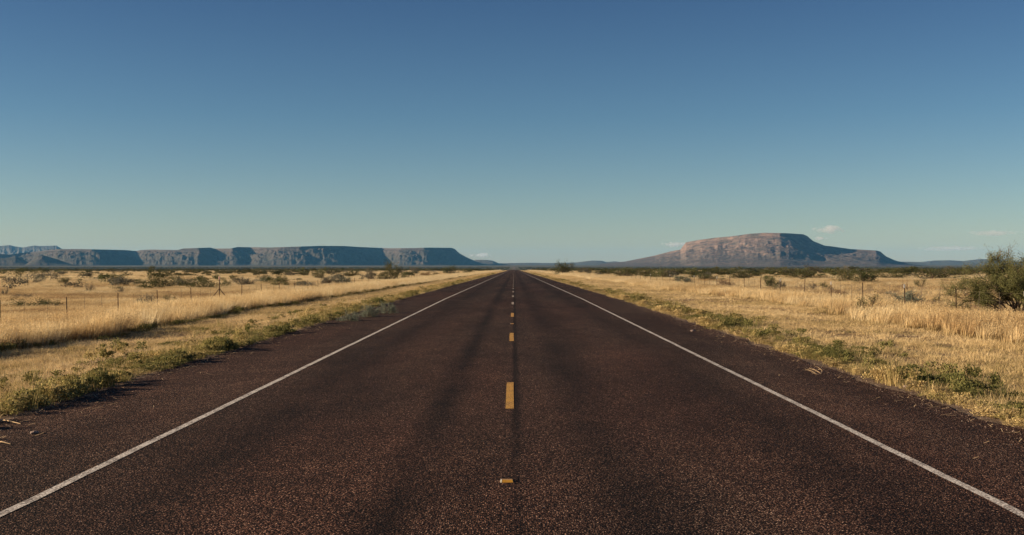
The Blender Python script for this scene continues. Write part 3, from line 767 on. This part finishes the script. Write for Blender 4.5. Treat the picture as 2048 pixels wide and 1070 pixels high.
# ------------------------------------------------------------------ sticks and the dry branch on the shoulders
def at_road(px, py):
    d = CAMH * F / (py - HY)
    for _ in range(5): x = (px - VX) / F * d; d = (CAMH - float(zroad(x, d))) * F / (py - HY)
    return (px - VX) / F * d, d
bx, by = at_road(1640, 750)
e = empty('dry_branch', (bx, by, float(zroad(bx, by)) + .008)); tag(e, 'pale dry curved branch lying on the right shoulder near the green weeds', 'branch')
random.seed(3); mb = MB(); k = by / F
main = [Vector(((p[0] - 1640) * k, q, z)) for p, q, z in (((1654, 0), .55, .03), ((1652, 0), .36, .06), ((1650, 0), .18, .05), ((1643, 0), .03, .015), ((1633, 0), -.03, .01), ((1622, 0), -.02, .03))]
mb.tube(main, [.002, .004, .005, .006, .005, .002], 5)
for j, a, l in ((3, 2.5, .22), (3, 2.1, .26), (4, 2.7, .20), (4, 2.2, .25), (4, 3.1, .24), (2, 2.4, .15), (1, .6, .12)):
    p = main[j]; mb.tube([p, p + Vector((math.cos(a) * l * .5, math.sin(a) * l * .5, .05)), p + Vector((math.cos(a) * l, math.sin(a) * l, .07))], [.003, .0022, .001], 4)
obj('twigs', mb.me('twigs', M_stick), e)
for (p0, p1, lb) in (((-14, 842), (40, 849), 'pale broken cane lying on the left shoulder beside the grass edge'), ((-12, 888), (20, 890), 'short straw coloured stick lying lower on the left shoulder, cut by the frame')):
    a = at_road(*p0); b = at_road(*p1); mb = MB()
    pts = [Vector((a[0], a[1], float(zroad(*a)) + .018)), Vector(((a[0] + b[0]) / 2, (a[1] + b[1]) / 2 - .01, float(zroad(*a)) + .03)), Vector((b[0], b[1], float(zroad(*b)) + .008))]
    c = pts[1].copy(); mb.tube([q - c for q in pts], [.006, .007, .003], 6)
    o = obj('dry_stick', mb.me('dry_stick', M_stick)); o.location = c; tag(o, lb, 'stick', 'dry sticks on the left shoulder')
# loose stones on the shoulders
random.seed(9)
for (px, py, s, lb) in ((1385, 663, .06, 'dark stone lying on the right shoulder far from the branch'), (1812, 775, .045, 'small pale stone on the right shoulder by the weeds'), (68, 868, .04, 'small pale stone on the left shoulder by the cane')):
    X, Y = at_road(px, py); V = []; Fc = []
    n = 9
    for i in range(5):
        for j in range(n):
            ph = math.pi * (i + .5) / 5 ; th = 6.283 * j / n; r = s * random.uniform(.75, 1.1)
            V.append((r * math.sin(ph) * math.cos(th) * 1.3, r * math.sin(ph) * math.sin(th), s * .35 + r * .6 * math.cos(ph)))
    Fc = [(i * n + j, i * n + (j + 1) % n, (i + 1) * n + (j + 1) % n, (i + 1) * n + j) for i in range(4) for j in range(n)] + [tuple(range(n))[::-1], tuple(4 * n + j for j in range(n))]
    o = obj('stone', mesh('stone', V, [tuple(reversed(f)) for f in Fc], plain('stone_grey', (.20, .15, .13)))); o.location = (X, Y, float(zroad(X, Y))); tag(o, lb, 'stone')

# ------------------------------------------------------------------ mesas
def mesa(name, pts, rim, x0, x1, mat, Wt, capfrac, seed, gully=120, du=1.2, behind=2500, front=2600, nv=110, foot=0.0, power=1.35, flut=1.0, rough=1.0, fan=.3):
    """pts: crest line (photo px, py); rim: (px, distance of the rim); real heights follow from the distance"""
    u = np.arange(x0, x1, du)
    ys_ = np.interp(u, [p[0] for p in pts], [p[1] for p in pts]); rd = np.interp(u, [p[0] for p in rim], [p[1] for p in rim])
    # a softened rim line
    ker = np.hanning(9); ker /= ker.sum(); rd = np.convolve(np.pad(rd, 4, 'edge'), ker, 'valid')
    top = CAMH + (HY - ys_) / F * rd
    v = np.concatenate([np.linspace(-front, 0, int(nv * .75)), np.linspace(0, 400, int(nv * .12))[1:], np.linspace(400, behind, int(nv * .13))[1:]])
    U, Vv = np.meshgrid(u, v)
    rdm = rd.mean(); D = rdm + Vv                          # distance of the grid row, straight rows
    lat = (U - VX) / F * rdm                               # metres along the face
    D = rd[None, :] + Vv * 1.0
    # distance in front of the rim, roughened into buttresses and gullies
    big = (fbm(lat / 420, D / 2500, seed, 3) - .5) * 2.2; fl = np.abs(fbm(lat / 95, D / 900, seed + 5, 3) - .5) * 2
    fl2 = np.abs(fbm(lat / 38, D / 300, seed + 8, 2) - .5) * 2
    # distance in plan from every grid point to the rim line, so that skirts fan out round the promontories
    rxp = (u - VX) / F * rd; ryp = rd; PX = ((U - VX) / F * D); k_ = 2
    tt = np.empty_like(D); near_i = np.empty(D.shape, int)
    for j in range(D.shape[0]):
        q = (PX[j][:, None] - rxp[None, ::k_]) ** 2 + (D[j][:, None] - ryp[None, ::k_]) ** 2
        near_i[j] = q.argmin(1) * k_; tt[j] = np.sqrt(q.min(1))
    t = np.where(Vv >= 0, -Vv, (1 - fan) * -Vv + fan * tt)
    depthk = np.clip(t / Wt, 0, 1.3)
    te = t + (big * gully * 1.6 + fl * gully * 1.5 * flut + fl2 * gully * .5 * flut) * np.clip(t / 450 + .03, 0, 1) * np.clip(1.35 - depthk, .15, 1)
    te = np.clip(te, 0, None) / Wt
    cliff = smooth(0, .055, te) * capfrac
    talus = (1 - (1 - np.clip(te - .03, 0, 1)) ** power) * (1 - capfrac)
    # small ledge half way down
    led = .04 * np.sin(np.clip(te, 0, 1) * 19) * (te > .05) * (te < .9)
    prof = np.clip(1 - cliff - talus + led * .5, -.2, 1)
    H = top[None, :]
    base = ground(lat, D) + foot
    Z = base + (H - base) * np.clip(prof, 0, 1)
    Z = np.where(te >= 1, base - 3 * (te - 1), Z)
    hk = np.clip(prof * (1.25 - prof) * 2.4, 0, 1) * np.clip((.90 - prof) * 4, 0, 1) * np.clip((H - base) / 150, .1, 1) * (te > .03)
    wx = lat + 160 * (fbm(lat / 300, D / 300, seed + 21, 2) - .5)
    rg = 1 - np.abs(fbm(wx / 210 + D / 900, D / 420, seed + 12, 4) - .5) * 4
    rg2 = 1 - np.abs(fbm(wx / 80 - D / 400, D / 150, seed + 14, 3) - .5) * 4
    Z += (rg * 26 + rg2 * 9 + (fbm(lat / 30, D / 30, seed + 11, 3) - .5) * 10) * hk * rough
    Z = np.where(Vv > behind - 60, base - 20, Z)
    Z[0, :] = base[0, :] - 15
    X = (U - VX) / F * D
    o = obj(name, mesh(name, np.stack([X, D, Z], -1), gridfaces(*X.shape), mat, False)); return o
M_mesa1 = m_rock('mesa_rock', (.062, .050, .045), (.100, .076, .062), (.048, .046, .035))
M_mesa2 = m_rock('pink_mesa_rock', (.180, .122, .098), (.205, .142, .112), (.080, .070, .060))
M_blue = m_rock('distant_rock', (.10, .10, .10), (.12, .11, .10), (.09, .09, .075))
CREST = [(-160, 506), (-40, 506), (20, 509), (40, 506), (80, 502), (118, 498), (160, 498), (205, 499), (250, 500), (272, 502), (282, 500), (300, 499), (355, 500), (366, 497), (420, 495), (428, 497), (460, 497), (475, 494), (540, 495),
         (600, 493), (640, 491.5), (690, 492), (720, 494), (780, 496.5), (830, 496), (860, 495), (903, 495.5), (910, 498), (918, 506), (932, 514), (950, 522), (965, 527), (985, 530)]
RIM = [(-160, 11200), (-40, 11300), (60, 11900), (120, 11200), (185, 11050), (200, 11250), (272, 13300), (284, 12100), (330, 11550), (398, 11350), (405, 11500), (425, 12100), (440, 11800), (465, 11500), (472, 11600), (500, 12100), (520, 11700), (560, 11450),
       (600, 11400), (650, 11600), (668, 11800), (765, 13300), (782, 12700), (800, 12200), (850, 12100), (858, 12200), (905, 13200), (930, 13900), (985, 14800)]
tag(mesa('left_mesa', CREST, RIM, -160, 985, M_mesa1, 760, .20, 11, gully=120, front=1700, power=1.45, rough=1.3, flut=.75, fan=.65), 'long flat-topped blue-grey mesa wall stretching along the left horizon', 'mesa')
tag(mesa('foot_hill', [(-120, 518), (-40, 514), (10, 516), (30, 512), (44, 518), (60, 527), (62, 531)], [(-120, 9800), (62, 9900)], -120, 62, M_mesa1, 420, .12, 23, gully=70, front=900, behind=700), 'low ridged brown foothill in front of the left mesa at the left edge', 'hill')
tag(mesa('foot_hill', [(48, 531), (60, 522), (76, 511), (84, 510), (98, 514), (112, 518), (126, 523), (140, 528), (148, 531)], [(48, 9600), (148, 9800)], 46, 150, M_mesa1, 480, .10, 27, gully=70, front=900, behind=700), 'pointed brown foothill in front of the left mesa, right of the ridged one', 'hill')
tag(mesa('distant_range', [(-140, 495), (0, 492), (18, 490), (30, 493), (45, 495), (58, 492.5), (68, 491), (80, 492), (112, 491), (122, 497), (135, 506), (150, 520)], [(-140, 19000), (150, 19000)], -140, 150, M_blue, 1200, .15, 31, gully=150, front=2200), 'faint blue distant range rising behind the left mesa at the left edge', 'mountain range')
tag(mesa('low_butte', [(930, 526), (952, 519.5), (975, 520), (986, 521.5), (996, 526), (1002, 529)], [(930, 17000), (1002, 17000)], 930, 1002, M_blue, 700, .25, 35, gully=60, front=1300, du=.8), 'small low blue butte just right of the end of the left mesa', 'hill')
tag(mesa('far_hills', [(960, 531), (1000, 526.5), (1060, 525.5), (1100, 526), (1150, 525), (1175, 522), (1185, 521), (1204, 521.5), (1212, 524), (1230, 522.5), (1248, 525), (1300, 527), (1400, 529)], [(960, 15500), (1400, 15000)], 960, 1400, M_blue, 900, .10, 37, gully=60, front=1500, du=1.0), 'low hazy hills along the horizon at the end of the road', 'hills')
tag(mesa('far_hills', [(1740, 530), (1790, 523), (1840, 524), (1868, 521), (1900, 520.5), (1925, 522), (1955, 518.5), (1985, 518), (2010, 522), (2060, 524), (2160, 525)], [(1740, 15500), (2160, 15500)], 1740, 2160, M_blue, 900, .10, 39, gully=60, front=1500, du=1.2), 'low hazy hills on the horizon right of the great mesa', 'hills')
C2 = [(1200, 528), (1225, 525.5), (1250, 523), (1280, 517), (1310, 511), (1340, 503), (1361, 499), (1366, 492), (1372, 484.5), (1400, 479.5), (1430, 475.5), (1460, 473), (1500, 467.5), (1530, 465.5), (1575, 466.5), (1606, 468.5), (1614, 472), (1626, 482), (1648, 491),
      (1665, 493), (1700, 498), (1752, 501), (1760, 503), (1772, 513), (1790, 521), (1815, 527), (1830, 530)]
R2 = [(1200, 11500), (1300, 11300), (1366, 10900), (1400, 10500), (1480, 10150), (1560, 9950), (1568, 10000), (1608, 10300), (1640, 10420), (1670, 10380), (1700, 10350), (1752, 10300), (1790, 10750), (1830, 11000)]
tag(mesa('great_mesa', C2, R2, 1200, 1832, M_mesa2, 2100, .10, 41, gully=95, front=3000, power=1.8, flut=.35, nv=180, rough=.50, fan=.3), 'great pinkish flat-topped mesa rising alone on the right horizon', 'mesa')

# ------------------------------------------------------------------ small clouds far behind the mesas, beyond the haze
def cloud(px, py, w, h, dens, seed, label, Y=40000):
    s = Y / F; X = (px - VX) * s; Z = CAMH + (HY - py) * s; a, b = w * s / 2, h * s / 2
    V = []; Fc = []; n, m_ = 24, 12
    for i in range(m_ + 1):
        for j in range(n):
            ph = math.pi * i / m_; th = 2 * math.pi * j / n
            V.append((a * math.sin(ph) * math.cos(th), a * .7 * math.sin(ph) * math.sin(th), b * math.cos(ph)))
    Fc = [(i * n + j, (i + 1) * n + j, (i + 1) * n + (j + 1) % n, i * n + (j + 1) % n) for i in range(m_) for j in range(n)]
    m = bpy.data.materials.new('cloud'); m.use_nodes = True; nt = m.node_tree; nt.nodes.clear(); N = nt.nodes.new; L = nt.links.new
    tc = N('ShaderNodeTexCoord'); mp = N('ShaderNodeMapping'); mp.inputs['Scale'].default_value = (1 / a, 1 / (a * .7), 1 / b); L(tc.outputs['Object'], mp.inputs[0])
    ln = N('ShaderNodeVectorMath'); ln.operation = 'LENGTH'; L(mp.outputs[0], ln.inputs[0])
    mp2 = N('ShaderNodeMapping'); mp2.inputs['Scale'].default_value = (1 / b * .55, 1 / b * .3, 1 / b * .9); mp2.inputs['Location'].default_value = (seed, seed * 2, 0); L(tc.outputs['Object'], mp2.inputs[0])
    no = N('ShaderNodeTexNoise'); no.inputs['Scale'].default_value = 1.4; no.inputs['Detail'].default_value = 5; no.inputs['Roughness'].default_value = .68; L(mp2.outputs[0], no.inputs['Vector'])
    e = N('ShaderNodeMapRange'); e.inputs[1].default_value = 1.0; e.inputs[2].default_value = .2; e.inputs[3].default_value = -.42; e.inputs[4].default_value = .13; L(ln.outputs['Value'], e.inputs[0])
    ad = N('ShaderNodeMath'); ad.operation = 'ADD'; L(no.outputs['Fac'], ad.inputs[0]); L(e.outputs[0], ad.inputs[1])
    mr = N('ShaderNodeMapRange'); mr.inputs[1].default_value = .46; mr.inputs[2].default_value = .66; mr.inputs[3].default_value = 0; mr.inputs[4].default_value = dens; L(ad.outputs[0], mr.inputs[0])
    pv = N('ShaderNodeVolumePrincipled'); pv.inputs['Color'].default_value = (.95, .95, .95, 1); pv.inputs['Anisotropy'].default_value = .2; L(mr.outputs[0], pv.inputs['Density'])
    o = N('ShaderNodeOutputMaterial'); L(pv.outputs[0], o.inputs['Volume']); m.cycles.volume_step_rate = 1.0
    ob = obj('cloud', mesh('cloud', V, Fc, m)); ob.location = (X, Y, Z); tag(ob, label, 'cloud')
cloud(1658, 459, 134, 40, .0022, 6.3, 'small ragged white cloud hanging just right of the great mesa top')
cloud(1640, 477, 52, 15, .005, 7.7, 'tiny cloud scrap right above the mesa slope, under the ragged white cloud')
cloud(1352, 489, 100, 26, .0035, 5.2, 'thin pale cloud peeping from behind the left shoulder of the great mesa')
cloud(962, 511, 90, 22, .003, 9.4, 'thin low cloud above the end of the left mesa')
cloud(1985, 466, 210, 26, .0009, 12.3, 'faint broad cloud veil at the right edge, higher of two', 42000)
cloud(1900, 497, 260, 22, .0009, 15.8, 'faint low cloud veil over the hills left of the mesquite', 42000)
# ------------------------------------------------------------------ haze
mb = MB(); mb.box((0, 12000, 200), (34000, 20000, 235))
t = bpy.data.materials.new('haze'); t.use_nodes = True; n = t.node_tree.nodes; n.clear()
pv = n.new('ShaderNodeVolumePrincipled'); out = n.new('ShaderNodeOutputMaterial'); t.node_tree.links.new(pv.outputs[0], out.inputs['Volume'])
pv.inputs['Color'].default_value = (.16, .50, .95, 1); pv.inputs['Density'].default_value = 1.6e-5; pv.inputs['Anisotropy'].default_value = 0.0
hz = tag(obj('haze', mb.me('haze', t)), kind='stuff')
